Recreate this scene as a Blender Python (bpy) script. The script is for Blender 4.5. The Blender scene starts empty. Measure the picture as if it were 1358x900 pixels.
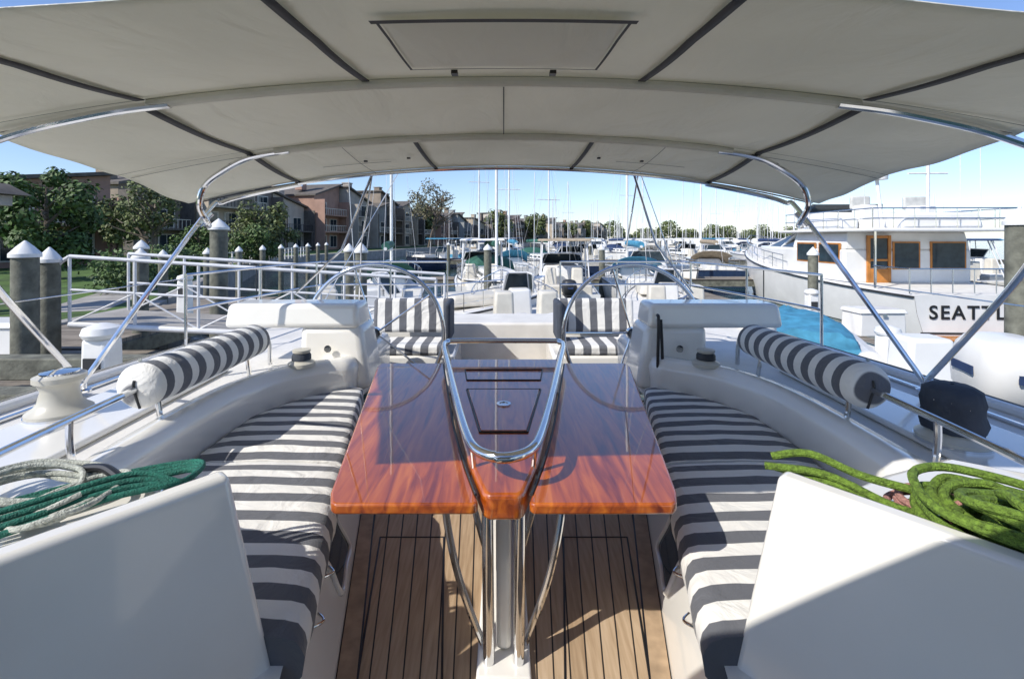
import bpy, bmesh, math, random
from mathutils import Vector, Matrix
R=math.radians
random.seed(7)
sc=bpy.context.scene
# ------------------------------------------------------------ materials
def nmat(name):
    m=bpy.data.materials.new(name); m.use_nodes=True
    nt=m.node_tree; b=nt.nodes['Principled BSDF']
    return m,nt,b
def N(nt,t,**k):
    n=nt.nodes.new(t)
    for a,v in k.items(): setattr(n,a,v)
    return n
def ramp(nt,fac,stops,interp='LINEAR'):
    r=N(nt,'ShaderNodeValToRGB'); r.color_ramp.interpolation=interp
    e=r.color_ramp.elements
    while len(e)>1: e.remove(e[-1])
    e[0].position=stops[0][0]; e[0].color=(*stops[0][1],1)
    for p,c in stops[1:]:
        x=e.new(p); x.color=(*c,1)
    nt.links.new(fac,r.inputs[0]); return r
def bump(nt,b,height,strength=.2,dist=.01):
    u=N(nt,'ShaderNodeBump'); u.inputs['Strength'].default_value=strength; u.inputs['Distance'].default_value=dist
    nt.links.new(height,u.inputs['Height']); nt.links.new(u.outputs[0],b.inputs['Normal']); return u
def simple(name,col,rough=.5,metal=0,var=.12,scale=6,bmp=0,bscale=80,coat=0):
    m,nt,b=nmat(name)
    tc=N(nt,'ShaderNodeTexCoord'); no=N(nt,'ShaderNodeTexNoise'); no.inputs['Scale'].default_value=scale; no.inputs['Detail'].default_value=5
    nt.links.new(tc.outputs['Object'],no.inputs['Vector'])
    lo=tuple(c*(1-var) for c in col); hi=tuple(min(1,c*(1+var*.6)) for c in col)
    r=ramp(nt,no.outputs['Fac'],[(.3,lo),(.7,hi)])
    nt.links.new(r.outputs[0],b.inputs['Base Color'])
    b.inputs['Roughness'].default_value=rough; b.inputs['Metallic'].default_value=metal
    if coat: b.inputs['Coat Weight'].default_value=coat; b.inputs['Coat Roughness'].default_value=.05
    if bmp:
        n2=N(nt,'ShaderNodeTexNoise'); n2.inputs['Scale'].default_value=bscale; n2.inputs['Detail'].default_value=3
        nt.links.new(tc.outputs['Object'],n2.inputs['Vector']); bump(nt,b,n2.outputs['Fac'],bmp,.01)
    return m
M={}
M['gel']=simple('gelcoat',(.82,.80,.745),.18,var=.06,scale=2,coat=.6,bmp=.04,bscale=4)
M['deck']=simple('nonskid_deck',(.74,.72,.67),.6,var=.1,scale=4,bmp=.35,bscale=350)
M['steel']=simple('stainless',(.74,.74,.74),.1,1,var=.06,scale=9)
M['alu']=simple('painted_aluminium',(.72,.72,.72),.4,.1,var=.12)
M['dark']=simple('dark_trim',(.03,.032,.035),.5,var=.2)
M['black']=simple('black_rubber',(.012,.012,.013),.4,var=.2)
M['glass']=simple('dark_glass',(.03,.045,.055),.06,var=.3)
M['caulk']=simple('seam_tape',(.05,.05,.055),.7)
M['boatwhite']=simple('white_hull_paint',(.79,.785,.76),.28,var=.10,scale=1.5)
M['cream']=simple('cream_paint',(.66,.62,.53),.35,var=.1)
M['navy']=simple('navy_canvas',(.02,.045,.12),.8,var=.25,bmp=.3,bscale=15)
M['navyhull']=simple('navy_hull_paint',(.02,.04,.09),.2,var=.2)
M['bluecover']=simple('blue_cover',(.06,.27,.42),.75,var=.3,bmp=.8,bscale=5)
M['tan']=simple('tan_canvas',(.38,.31,.22),.8,var=.2,bmp=.4,bscale=12)
M['green']=simple('green_canvas',(.03,.12,.09),.8,var=.2,bmp=.4,bscale=12)
M['cone']=simple('white_plastic_cap',(.76,.76,.74),.45,var=.1)
M['pile']=simple('weathered_timber',(.16,.16,.125),.85,var=.45,scale=7,bmp=.6,bscale=30)
M['brown']=simple('varnished_door',(.48,.19,.04),.25,var=.3,scale=3)
M['roofm']=simple('roof_shingle',(.13,.115,.10),.9,var=.3,scale=3)
M['teal']=simple('teal_rope',(.012,.15,.105),.75,var=.4,scale=70,bmp=.8,bscale=200)
M['lime']=simple('lime_rope',(.15,.25,.03),.75,var=.55,scale=90,bmp=.9,bscale=220)
M['white_rope']=simple('white_rope',(.55,.57,.50),.75,var=.4,scale=90,bmp=.9,bscale=220)
M['pink_rope']=simple('pink_rope',(.5,.25,.21),.75,var=.3,scale=90,bmp=.9,bscale=220)
M['bark']=simple('bark',(.16,.13,.10),.9,var=.35,scale=8,bmp=.8,bscale=20)
M['grass']=simple('lawn',(.075,.14,.025),.9,var=.5,scale=1.2,bmp=.8,bscale=60)
M['land']=simple('far_land',(.08,.10,.04),.95,var=.4,scale=.2)
M['conc']=simple('concrete',(.36,.34,.31),.85,var=.25,scale=2,bmp=.3,bscale=30)
M['winch']=simple('winch_cream',(.52,.50,.43),.35,var=.1)
M['bluegrey']=simple('winch_cover',(.045,.055,.075),.8,var=.3,bmp=.8,bscale=10)
for k,c in (('leafA',(.06,.105,.025)),('leafB',(.10,.125,.04)),('leafC',(.13,.12,.07))):
    m,nt,b=nmat(k); g=N(nt,'ShaderNodeNewGeometry')
    r=ramp(nt,g.outputs['Random Per Island'],[(0,tuple(x*.5 for x in c)),(1,tuple(x*1.7 for x in c))])
    nt.links.new(r.outputs[0],b.inputs['Base Color']); b.inputs['Roughness'].default_value=.65
    M[k]=m
def stripes(name,axis,period,off=0):
    m,nt,b=nmat(name); tc=N(nt,'ShaderNodeTexCoord'); sp=N(nt,'ShaderNodeSeparateXYZ')
    nt.links.new(tc.outputs['Object'],sp.inputs[0])
    w=N(nt,'ShaderNodeTexNoise'); w.inputs['Scale'].default_value=3; nt.links.new(tc.outputs['Object'],w.inputs['Vector'])
    ws=N(nt,'ShaderNodeMath',operation='MULTIPLY_ADD'); nt.links.new(w.outputs['Fac'],ws.inputs[0]); ws.inputs[1].default_value=.035
    nt.links.new(sp.outputs[axis],ws.inputs[2])
    d=N(nt,'ShaderNodeMath',operation='MULTIPLY_ADD'); nt.links.new(ws.outputs[0],d.inputs[0]); d.inputs[1].default_value=1/period; d.inputs[2].default_value=off+50
    f=N(nt,'ShaderNodeMath',operation='FRACT'); nt.links.new(d.outputs[0],f.inputs[0])
    D=(.115,.12,.135); W=(.78,.765,.72)
    r=ramp(nt,f.outputs[0],[(0,D),(.49,D),(.505,W),(.985,W),(1,D)])
    nt.links.new(r.outputs[0],b.inputs['Base Color']); b.inputs['Roughness'].default_value=.85
    b.inputs['Sheen Weight'].default_value=.15
    n=N(nt,'ShaderNodeTexNoise'); n.inputs['Scale'].default_value=7; n.inputs['Detail'].default_value=7; n.inputs['Distortion'].default_value=.8; nt.links.new(tc.outputs['Object'],n.inputs['Vector'])
    bump(nt,b,n.outputs['Fac'],.6,.035)
    return m
M['strY']=stripes('striped_fabric_cross','Y',.135)
M['strX']=stripes('striped_fabric_upright','X',.165)
M['strR']=stripes('striped_fabric_roll','Y',.125)
m,nt,b=nmat('bimini_canvas')
tc=N(nt,'ShaderNodeTexCoord'); no=N(nt,'ShaderNodeTexNoise'); no.inputs['Scale'].default_value=2.0; no.inputs['Detail'].default_value=7
mp=N(nt,'ShaderNodeMapping'); mp.inputs['Scale'].default_value=(1,.45,1)
nt.links.new(tc.outputs['Object'],mp.inputs[0]); nt.links.new(mp.outputs[0],no.inputs['Vector'])
r=ramp(nt,no.outputs['Fac'],[(.3,(.74,.73,.65)),(.7,(.86,.845,.76))])
nt.links.new(r.outputs[0],b.inputs['Base Color']); b.inputs['Roughness'].default_value=.6
n2=N(nt,'ShaderNodeTexNoise'); n2.inputs['Scale'].default_value=3.5; n2.inputs['Detail'].default_value=4; n2.inputs['Distortion'].default_value=1.4
nt.links.new(mp.outputs[0],n2.inputs['Vector']); bu=bump(nt,b,n2.outputs['Fac'],.5,.07)
tr=N(nt,'ShaderNodeBsdfTranslucent'); tr.inputs[0].default_value=(.70,.68,.57,1)
mx=N(nt,'ShaderNodeMixShader'); mx.inputs[0].default_value=.27
nt.links.new(b.outputs[0],mx.inputs[1]); nt.links.new(tr.outputs[0],mx.inputs[2])
nt.links.new(mx.outputs[0],nt.nodes['Material Output'].inputs[0]); M['canvas']=m
M['sailcloth']=simple('sailcloth_cover',(.55,.55,.52),.8,var=.15,bmp=.5,bscale=8)
# varnish
m,nt,b=nmat('varnished_mahogany')
tc=N(nt,'ShaderNodeTexCoord'); mp=N(nt,'ShaderNodeMapping'); mp.inputs['Scale'].default_value=(11,1.1,8)
nt.links.new(tc.outputs['Object'],mp.inputs[0])
no=N(nt,'ShaderNodeTexNoise'); no.inputs['Scale'].default_value=2.2; no.inputs['Detail'].default_value=9; no.inputs['Distortion'].default_value=.8
nt.links.new(mp.outputs[0],no.inputs['Vector'])
r=ramp(nt,no.outputs['Fac'],[(.28,(.15,.018,.002)),(.5,(.42,.085,.005)),(.72,(.62,.17,.012))])
nt.links.new(r.outputs[0],b.inputs['Base Color']); b.inputs['Roughness'].default_value=.35
b.inputs['Coat Weight'].default_value=1; b.inputs['Coat Roughness'].default_value=.01; b.inputs['Coat IOR'].default_value=1.85
n2=N(nt,'ShaderNodeTexNoise'); n2.inputs['Scale'].default_value=3; nt.links.new(tc.outputs['Object'],n2.inputs['Vector'])
u=N(nt,'ShaderNodeBump'); u.inputs['Strength'].default_value=.05; u.inputs['Distance'].default_value=.01; nt.links.new(n2.outputs['Fac'],u.inputs['Height']); nt.links.new(u.outputs[0],b.inputs['Coat Normal'])
M['varn']=m
# teak
m,nt,b=nmat('teak_decking')
tc=N(nt,'ShaderNodeTexCoord'); sp=N(nt,'ShaderNodeSeparateXYZ'); nt.links.new(tc.outputs['Object'],sp.inputs[0])
a=N(nt,'ShaderNodeMath',operation='MULTIPLY_ADD'); nt.links.new(sp.outputs['Y'],a.inputs[0]); a.inputs[1].default_value=.216; a.inputs[2].default_value=.243
d=N(nt,'ShaderNodeMath',operation='DIVIDE'); nt.links.new(sp.outputs['X'],d.inputs[0]); nt.links.new(a.outputs[0],d.inputs[1])
mu=N(nt,'ShaderNodeMath',operation='MULTIPLY'); nt.links.new(d.outputs[0],mu.inputs[0]); mu.inputs[1].default_value=10
fr=N(nt,'ShaderNodeMath',operation='FRACT'); nt.links.new(mu.outputs[0],fr.inputs[0])
fl=N(nt,'ShaderNodeMath',operation='FLOOR'); nt.links.new(mu.outputs[0],fl.inputs[0])
wn=N(nt,'ShaderNodeTexWhiteNoise',noise_dimensions='1D'); nt.links.new(fl.outputs[0],wn.inputs['W'])
mp=N(nt,'ShaderNodeMapping'); mp.inputs['Scale'].default_value=(40,3,1); nt.links.new(tc.outputs['Object'],mp.inputs[0])
no=N(nt,'ShaderNodeTexNoise'); no.inputs['Scale'].default_value=1.5; no.inputs['Detail'].default_value=6; nt.links.new(mp.outputs[0],no.inputs['Vector'])
ad=N(nt,'ShaderNodeMath',operation='MULTIPLY_ADD'); nt.links.new(wn.outputs['Value'],ad.inputs[0]); ad.inputs[1].default_value=.3; nt.links.new(no.outputs['Fac'],ad.inputs[2])
r=ramp(nt,ad.outputs[0],[(.3,(.32,.215,.125)),(.65,(.47,.34,.215)),(.95,(.58,.44,.30))])
r2=ramp(nt,fr.outputs[0],[(0,(0,0,0)),(.035,(0,0,0)),(.06,(1,1,1)),(.94,(1,1,1)),(.965,(0,0,0))])
mc=N(nt,'ShaderNodeMix',data_type='RGBA'); nt.links.new(r2.outputs[0],mc.inputs[0]); mc.inputs[6].default_value=(.012,.011,.01,1); nt.links.new(r.outputs[0],mc.inputs[7])
nt.links.new(mc.outputs[2],b.inputs['Base Color']); b.inputs['Roughness'].default_value=.6
bump(nt,b,r2.outputs[0],.4,.004); M['teak']=m
M['teakplain']=simple('teak_margin',(.46,.33,.21),.6,var=.3,scale=12)
# dock planks
m,nt,b=nmat('dock_planks')
tc=N(nt,'ShaderNodeTexCoord'); sp=N(nt,'ShaderNodeSeparateXYZ'); nt.links.new(tc.outputs['Object'],sp.inputs[0])
mu=N(nt,'ShaderNodeMath',operation='MULTIPLY'); nt.links.new(sp.outputs['Y'],mu.inputs[0]); mu.inputs[1].default_value=6.5
fr=N(nt,'ShaderNodeMath',operation='FRACT'); nt.links.new(mu.outputs[0],fr.inputs[0])
fl=N(nt,'ShaderNodeMath',operation='FLOOR'); nt.links.new(mu.outputs[0],fl.inputs[0])
wn=N(nt,'ShaderNodeTexWhiteNoise',noise_dimensions='1D'); nt.links.new(fl.outputs[0],wn.inputs['W'])
no=N(nt,'ShaderNodeTexNoise'); no.inputs['Scale'].default_value=5; no.inputs['Detail'].default_value=6; nt.links.new(tc.outputs['Object'],no.inputs['Vector'])
ad=N(nt,'ShaderNodeMath',operation='MULTIPLY_ADD'); nt.links.new(wn.outputs['Value'],ad.inputs[0]); ad.inputs[1].default_value=.4; nt.links.new(no.outputs['Fac'],ad.inputs[2])
r=ramp(nt,ad.outputs[0],[(.3,(.12,.10,.075)),(.9,(.29,.25,.20))])
r2=ramp(nt,fr.outputs[0],[(0,(0,0,0)),(.07,(1,1,1)),(.95,(1,1,1)),(1,(0,0,0))])
mc=N(nt,'ShaderNodeMix',data_type='RGBA'); nt.links.new(r2.outputs[0],mc.inputs[0]); mc.inputs[6].default_value=(.02,.018,.015,1); nt.links.new(r.outputs[0],mc.inputs[7])
nt.links.new(mc.outputs[2],b.inputs['Base Color']); b.inputs['Roughness'].default_value=.85; M['dock']=m
# water
m,nt,b=nmat('harbour_water'); b.inputs['Base Color'].default_value=(.02,.05,.04,1); b.inputs['Roughness'].default_value=.06
tc=N(nt,'ShaderNodeTexCoord'); no=N(nt,'ShaderNodeTexNoise'); no.inputs['Scale'].default_value=1.3; no.inputs['Detail'].default_value=5
mp=N(nt,'ShaderNodeMapping'); mp.inputs['Scale'].default_value=(.7,1.6,1); nt.links.new(tc.outputs['Object'],mp.inputs[0]); nt.links.new(mp.outputs[0],no.inputs['Vector'])
bump(nt,b,no.outputs['Fac'],.6,.14); M['water']=m

# ------------------------------------------------------------ builders
def grp(name,loc=(0,0,0),rz=0,s=1):
    e=bpy.data.objects.new(name,None); e.empty_display_size=.2
    e.location=loc; e.rotation_euler=(0,0,rz); e.scale=(s,s,s); sc.collection.objects.link(e); return e
class Acc:
    def __init__(s): s.v=[]; s.f=[]
    def add(s,vs,fs):
        o=len(s.v); s.v+= [tuple(v) for v in vs]; s.f+=[tuple(i+o for i in f) for f in fs]; return s
    def box(s,c,sz,rz=0,top=1.0,topy=None,tilt=0,shift=(0,0)):
        topy=top if topy is None else topy
        x,y,z=[q/2 for q in sz]; vs=[]
        for k,(sx,sy) in ((-1,(1,1)),(1,(top,topy))):
            for a,bb in ((-1,-1),(1,-1),(1,1),(-1,1)):
                vs.append(Vector((a*x*sx+(shift[0] if k>0 else 0),bb*y*sy+(shift[1] if k>0 else 0),k*z)))
        m=Matrix.Translation(c)@Matrix.Rotation(rz,4,'Z')@Matrix.Rotation(tilt,4,'X')
        return s.add([m@v for v in vs],[(3,2,1,0),(4,5,6,7),(0,1,5,4),(1,2,6,5),(2,3,7,6),(3,0,4,7)])
    def prism(s,poly,z0,z1):
        n=len(poly)
        ar=sum(poly[i][0]*poly[(i+1)%n][1]-poly[(i+1)%n][0]*poly[i][1] for i in range(n))
        if ar<0: poly=poly[::-1]
        vs=[(p[0],p[1],z0) for p in poly]+[(p[0],p[1],z1) for p in poly]
        fs=[tuple(range(n))[::-1],tuple(range(n,2*n))]+[(i,(i+1)%n,(i+1)%n+n,i+n) for i in range(n)]
        return s.add(vs,fs)
    def tube(s,pts,r,smooth=True,closed=False,n=10,sub=6,cap=True):
        P=[Vector(p) for p in pts]
        if smooth and len(P)>2:
            Q=[]; L=len(P)
            rng=range(L) if closed else range(L-1)
            for i in rng:
                if closed: a,b_,c,d=P[(i-1)%L],P[i],P[(i+1)%L],P[(i+2)%L]
                else: a,b_,c,d=P[max(i-1,0)],P[i],P[i+1],P[min(i+2,L-1)]
                for k in range(sub):
                    t=k/sub
                    Q.append(.5*((2*b_)+(c-a)*t+(2*a-5*b_+4*c-d)*t*t+(3*b_-a-3*c+d)*t**3))
            if not closed: Q.append(P[-1])
            P=Q
        L=len(P); vs=[]; fs=[]
        up=None
        for i,p in enumerate(P):
            if closed: t=(P[(i+1)%L]-P[i-1])
            else: t=P[min(i+1,L-1)]-P[max(i-1,0)]
            if t.length<1e-9: t=Vector((0,0,1))
            t.normalize()
            if up is None:
                up=t.orthogonal().normalized()
            up=(up-t*up.dot(t)); up=up.normalized() if up.length>1e-6 else t.orthogonal().normalized()
            w=t.cross(up)
            rr=r(i/(L-1)) if callable(r) else r
            for k in range(n):
                an=2*math.pi*k/n
                vs.append(p+up*math.cos(an)*rr+w*math.sin(an)*rr)
        rng=L if closed else L-1
        for i in range(rng):
            for k in range(n):
                a=i*n+k; b_=i*n+(k+1)%n; c=((i+1)%L)*n+(k+1)%n; d=((i+1)%L)*n+k
                fs.append((a,b_,c,d))
        if not closed and cap:
            fs.append(tuple(range(n))[::-1]); fs.append(tuple(range((L-1)*n,L*n)))
        return s.add(vs,fs)
    def lathe(s,prof,loc,n=28,axis='Z',sx=1,sy=1):
        vs=[];fs=[]
        for (r,z) in prof:
            for k in range(n):
                an=2*math.pi*k/n; x,y=r*math.cos(an)*sx,r*math.sin(an)*sy
                v={'Z':(x,y,z),'Y':(x,z,y),'X':(z,x,y)}[axis]
                vs.append((v[0]+loc[0],v[1]+loc[1],v[2]+loc[2]))
        for i in range(len(prof)-1):
            for k in range(n):
                fs.append((i*n+k,i*n+(k+1)%n,(i+1)*n+(k+1)%n,(i+1)*n+k))
        fs.append(tuple(range(n))[::-1]); fs.append(tuple(range((len(prof)-1)*n,len(prof)*n)))
        return s.add(vs,fs)
    def obj(s,name,mat,parent=None,bevel=0,smooth=True,seg=3,angle=35,subsurf=0,solid=0):
        me=bpy.data.meshes.new(name); me.from_pydata(s.v,[],s.f); me.update()
        ms=mat if isinstance(mat,list) else [mat]
        for m_ in ms: me.materials.append(M[m_] if isinstance(m_,str) else m_)
        bm=bmesh.new(); bm.from_mesh(me); bmesh.ops.recalc_face_normals(bm,faces=bm.faces); bm.to_mesh(me); bm.free()
        if smooth:
            for p in me.polygons: p.use_smooth=True
            try: me.set_sharp_from_angle(angle=R(angle))
            except Exception: pass
        o=bpy.data.objects.new(name,me); sc.collection.objects.link(o)
        if parent: o.parent=parent
        if solid:
            q=o.modifiers.new('s','SOLIDIFY'); q.thickness=solid; q.offset=1
        if bevel:
            q=o.modifiers.new('b','BEVEL'); q.width=bevel; q.segments=seg; q.limit_method='ANGLE'; q.angle_limit=R(30)
        return o
def mir(p): return [(-q[0],)+tuple(q[1:]) for q in p]

# ------------------------------------------------------------ camera, light
cam=bpy.data.objects.new('camera',bpy.data.cameras.new('camera')); sc.collection.objects.link(cam); sc.camera=cam
cam.location=(0,0,1.6); cam.rotation_euler=(R(90),0,0)
cam.data.sensor_width=36; cam.data.lens=36*620/1358; cam.data.shift_x=.0081; cam.data.shift_y=-135/1358
cam.data.clip_start=.02; cam.data.clip_end=6000
d=Vector((-.74,-.50,.74)).normalized()
sl=bpy.data.lights.new('sun','SUN'); sl.energy=5.0; sl.angle=R(.5); sl.color=(1,.95,.87)
so=bpy.data.objects.new('sun',sl); sc.collection.objects.link(so); so.rotation_euler=d.to_track_quat('Z','Y').to_euler()
w=bpy.data.worlds.new('World'); sc.world=w; w.use_nodes=True; nt=w.node_tree
bg=nt.nodes['Background']; bg.inputs[1].default_value=.15
sky=nt.nodes.new('ShaderNodeTexSky'); sky.sky_type='NISHITA'; sky.sun_disc=False
sky.sun_elevation=math.asin(d.z); sky.sun_rotation=math.atan2(d.x,d.y); sky.air_density=1.0; sky.dust_density=.3; sky.ozone_density=2.0
mm=N(nt,'ShaderNodeMix',data_type='RGBA',blend_type='MULTIPLY'); mm.inputs[0].default_value=1; mm.inputs[7].default_value=(.95,1.0,1.2,1)
nt.links.new(sky.outputs[0],mm.inputs[6]); nt.links.new(mm.outputs[2],bg.inputs[0])
sc.view_settings.view_transform='Standard'; sc.view_settings.look='None'; sc.view_settings.exposure=0

# ------------------------------------------------------------ cockpit
def xf(y): return .243+.216*y
def xs(y): return .31+.22*y
boat=grp('sailing_yacht_cockpit')
ys=[.6,1.2,1.8,2.6,3.4,4.2]
Acc().prism([(-xf(y),y) for y in ys]+[(-1.15,6.3),(1.15,6.3)]+[(xf(y),y) for y in ys[::-1]],-.05,0).obj('teak_sole',['teak'],boat,smooth=False)
for sgn,nm in ((-1,'port'),(1,'starboard')):
    S=lambda pts: [(sgn*p[0],)+tuple(p[1:]) for p in pts]
    Acc().prism(S([(xf(.6)-.004,.6),(xf(4.2)-.004,4.2),(xf(4.2)-.075,4.2),(xf(.6)-.075,.6)]),.0,.005).obj('sole_margin_'+nm,'teakplain',boat,smooth=False)
    Acc().prism(S([(xf(.6)-.075,.6),(xf(4.2)-.075,4.2),(xf(4.2)-.083,4.2),(xf(.6)-.083,.6)]),.0,.004).obj('margin_caulk_'+nm,'black',boat,smooth=False)
    # flush hatch joint in the sole
    a=Acc()
    hx0,hx1=.20,.50
    for p,q in (((hx0,1.5),(hx0+.12,2.5)),((hx1,1.5),(hx1+.16,2.5)),((hx0,1.5),(hx1,1.5)),((hx0+.12,2.5),(hx1+.16,2.5))):
        a.tube([(sgn*p[0],p[1],-.001),(sgn*q[0],q[1],-.001)],.005,smooth=False,n=6)
    a.obj('sole_hatch_joint_'+nm,'black',boat)
    a=Acc()
    yy=[1.30,1.6,2.0,2.8,3.6]
    vs=[];fs=[]
    for y in yy:
        for (x,z) in ((xf(y),-.02),(xf(y)+.005,.06),(xs(y)+.045,.30),(xs(y)+.03,.365),(1.78,.365)):
            vs.append((sgn*x,y,z))
    for i in range(len(yy)-1):
        for k in range(4): fs.append((i*5+k,i*5+k+1,(i+1)*5+k+1,(i+1)*5+k))
    a.add(vs,fs); a.obj('seat_base_'+nm,'gel',boat)
    def sfp(y,t):
        x=xf(y)+.005+(xs(y)+.045-xf(y)-.005)*t; z=.06+.24*t
        return Vector((sgn*(x-.006),y,z))
    fp=[sfp(1.98,.15),sfp(2.28,.15),sfp(2.28,.95),sfp(1.98,.95)]
    a=Acc(); a.tube([fp[0],(fp[0]+fp[1])/2,fp[1],(fp[1]+fp[2])/2,fp[2],(fp[2]+fp[3])/2,fp[3],(fp[3]+fp[0])/2],.012,closed=True)
    a.obj('locker_frame_'+nm,'gel',boat)
    Acc().add([p for p in fp],[(0,1,2,3)]).obj('locker_window_'+nm,'glass',boat,smooth=False)
    ip=[(1.50,1.15),(1.60,1.7),(1.655,2.3),(1.66,2.8),(1.58,3.15),(1.42,3.38),(1.26,3.5),(1.16,3.62),(1.13,4.2),(1.13,4.55)]
    op=[(2.50,5.9),(2.72,4.8),(2.86,3.4),(2.92,2.0),(2.9,.4)]
    dk=ip+[(1.2,4.56),(1.55,4.6),(1.6,5.9)]+op+[(1.5,.4)]
    Acc().prism(S(dk),.30,.60).obj('side_deck_'+nm,'deck',boat,smooth=False,bevel=.02)
    a=Acc(); hp=[(2.9,-1.0),(2.92,2.0),(2.86,3.4),(2.72,4.8),(2.5,5.9)]
    vs=[];fs=[]
    for (x,y) in hp:
        for dx,z in ((.03,.655),(.06,.62),(.05,.2),(-.1,-.6),(-.5,-1.5)): vs.append((sgn*(x+dx),y,z))
    for i in range(4):
        for k in range(4): fs.append((i*5+k,i*5+k+1,i*5+k+6,i*5+k+5))
    a.add(vs,fs).obj('topside_'+nm,'boatwhite',boat)
    Acc().tube(S([(x-.02,y,.62) for x,y in hp]),.035).obj('toe_rail_'+nm,'gel',boat)
    a=Acc(); a.box((sgn*2.72,2.2,.613),(.03,3.0,.02)); a.box((sgn*2.72,2.9,.64),(.05,.14,.04))
    a.obj('genoa_track_'+nm,'steel',boat,bevel=.005)
    P=[Vector((x,y)) for x,y in ip]; vs=[];fs=[]
    prof=[(-.0,.36),(.0,.50),(-.01,.60),(.02,.665),(.07,.685),(.14,.675),(.18,.63),(.22,.595)]
    Q=[]
    for i in range(len(P)-1):
        for k in range(4):
            a0,b0,c0,d0=P[max(i-1,0)],P[i],P[i+1],P[min(i+2,len(P)-1)]; t=k/4
            Q.append(.5*((2*b0)+(c0-a0)*t+(2*a0-5*b0+4*c0-d0)*t*t+(3*b0-a0-3*c0+d0)*t**3))
    Q.append(P[-1])
    for i,p in enumerate(Q):
        t=(Q[min(i+1,len(Q)-1)]-Q[max(i-1,0)]).normalized(); nrm=Vector((t.y,-t.x))
        for o_,z in prof: vs.append((sgn*(p.x+nrm.x*(o_-.02)),p.y+nrm.y*(o_-.02),z))
    k_=len(prof)
    for i in range(len(Q)-1):
        for k in range(k_-1): fs.append((i*k_+k,i*k_+k+1,(i+1)*k_+k+1,(i+1)*k_+k))
    Acc().add(vs,fs).obj('coaming_'+nm,'gel',boat,angle=60)
    Acc().prism(S([(1.95,.9),(2.05,3.5),(2.5,3.4),(2.6,.9)]),.60,.635).obj('winch_plinth_'+nm,'gel',boat,bevel=.02)
    a=Acc()
    t0=Vector((.79,1.35,.914)); t1=Vector((1.40,.606,.914)); b0=Vector((.585,1.35,0)); b1=Vector((1.18,.606,0))
    off=Vector((.05,.045,0))
    vs=[t0,t1,b1,b0]; vs=vs+[v+off for v in vs]
    vs=[(sgn*v.x,v.y,v.z) for v in vs]
    a.add(vs,[(0,1,2,3),(7,6,5,4),(0,4,5,1),(1,5,6,2),(2,6,7,3),(3,7,4,0)]).obj('console_panel_'+nm,'gel',boat,bevel=.018,seg=4)
    Acc().prism(S([(.86,1.38),(1.44,.66),(2.0,.6),(1.95,1.5),(1.62,1.72),(1.3,1.6)]),.30,.80).obj('console_top_'+nm,'gel',boat,bevel=.03,seg=4)
    Acc().box((sgn*1.66,3.82,.985),(1.06,.36,.19),top=.96,topy=.85).obj('winch_shelf_'+nm,'gel',boat,bevel=.04,seg=4)
    Acc().box((sgn*1.32,3.86,.66),(.56,.46,.50),top=.86,topy=.85,shift=(sgn*.04,0)).obj('helm_console_'+nm,'gel',boat,bevel=.06,seg=4)
    a=Acc(); a.lathe([(.028,0),(.028,.006),(.02,.008)],(sgn*1.36,3.61,.74),axis='Y'); a.obj('console_fittings_'+nm,'steel',boat)
    a=Acc()
    for yy_ in (1.62,1.86): a.tube([(sgn*(xs(yy_)+.0),yy_,.25),(sgn*(xs(yy_)-.03),yy_+.03,.25),(sgn*(xs(yy_)),yy_+.06,.25)],.006)
    a.obj('locker_latch_'+nm,'steel',boat)
Acc().prism([(-1.5,4.75),(-1.5,5.5),(-.5,5.5),(-.5,4.75)],.0,.40).obj('helm_seat_box_port','gel',boat,bevel=.03)
Acc().prism([(1.5,4.75),(1.5,5.5),(.5,5.5),(.5,4.75)],.0,.40).obj('helm_seat_box_starboard','gel',boat,bevel=.03)
Acc().prism([(-2.5,5.6),(-2.4,6.3),(2.4,6.3),(2.5,5.6)],.1,.58).obj('aft_deck','deck',boat,bevel=.03)
# unseen dodger forward of the bimini, added to shade the console panels
g=grp('added_shade_dodger'); vs=[];fs=[]
for j,(y,z) in enumerate(((.30,2.03),(.0,2.06),(-.5,2.04),(-1.1,1.9),(-1.7,1.2))):
    for i in range(21):
        u=-1+i/10; vs.append((u*1.75,y,z-.10*u*u-.35*max(0,abs(u)-.75)/.25))
for j in range(4):
    for i in range(20): fs.append((j*21+i,j*21+i+1,j*21+i+22,j*21+i+21))
Acc().add(vs,fs).obj('canvas','sailcloth',g,angle=80,solid=.003)
Acc().tube(vs[0:21],.014,smooth=False).tube([vs[0],(-1.75,.2,.8)],.014,smooth=False).tube([vs[20],(1.75,.2,.8)],.014,smooth=False).obj('hoop','steel',g)
Acc().box((0,-1.6,.55),(3.4,1.6,1.1),top=.9).obj('coachroof','gel',g,bevel=.05)

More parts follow.
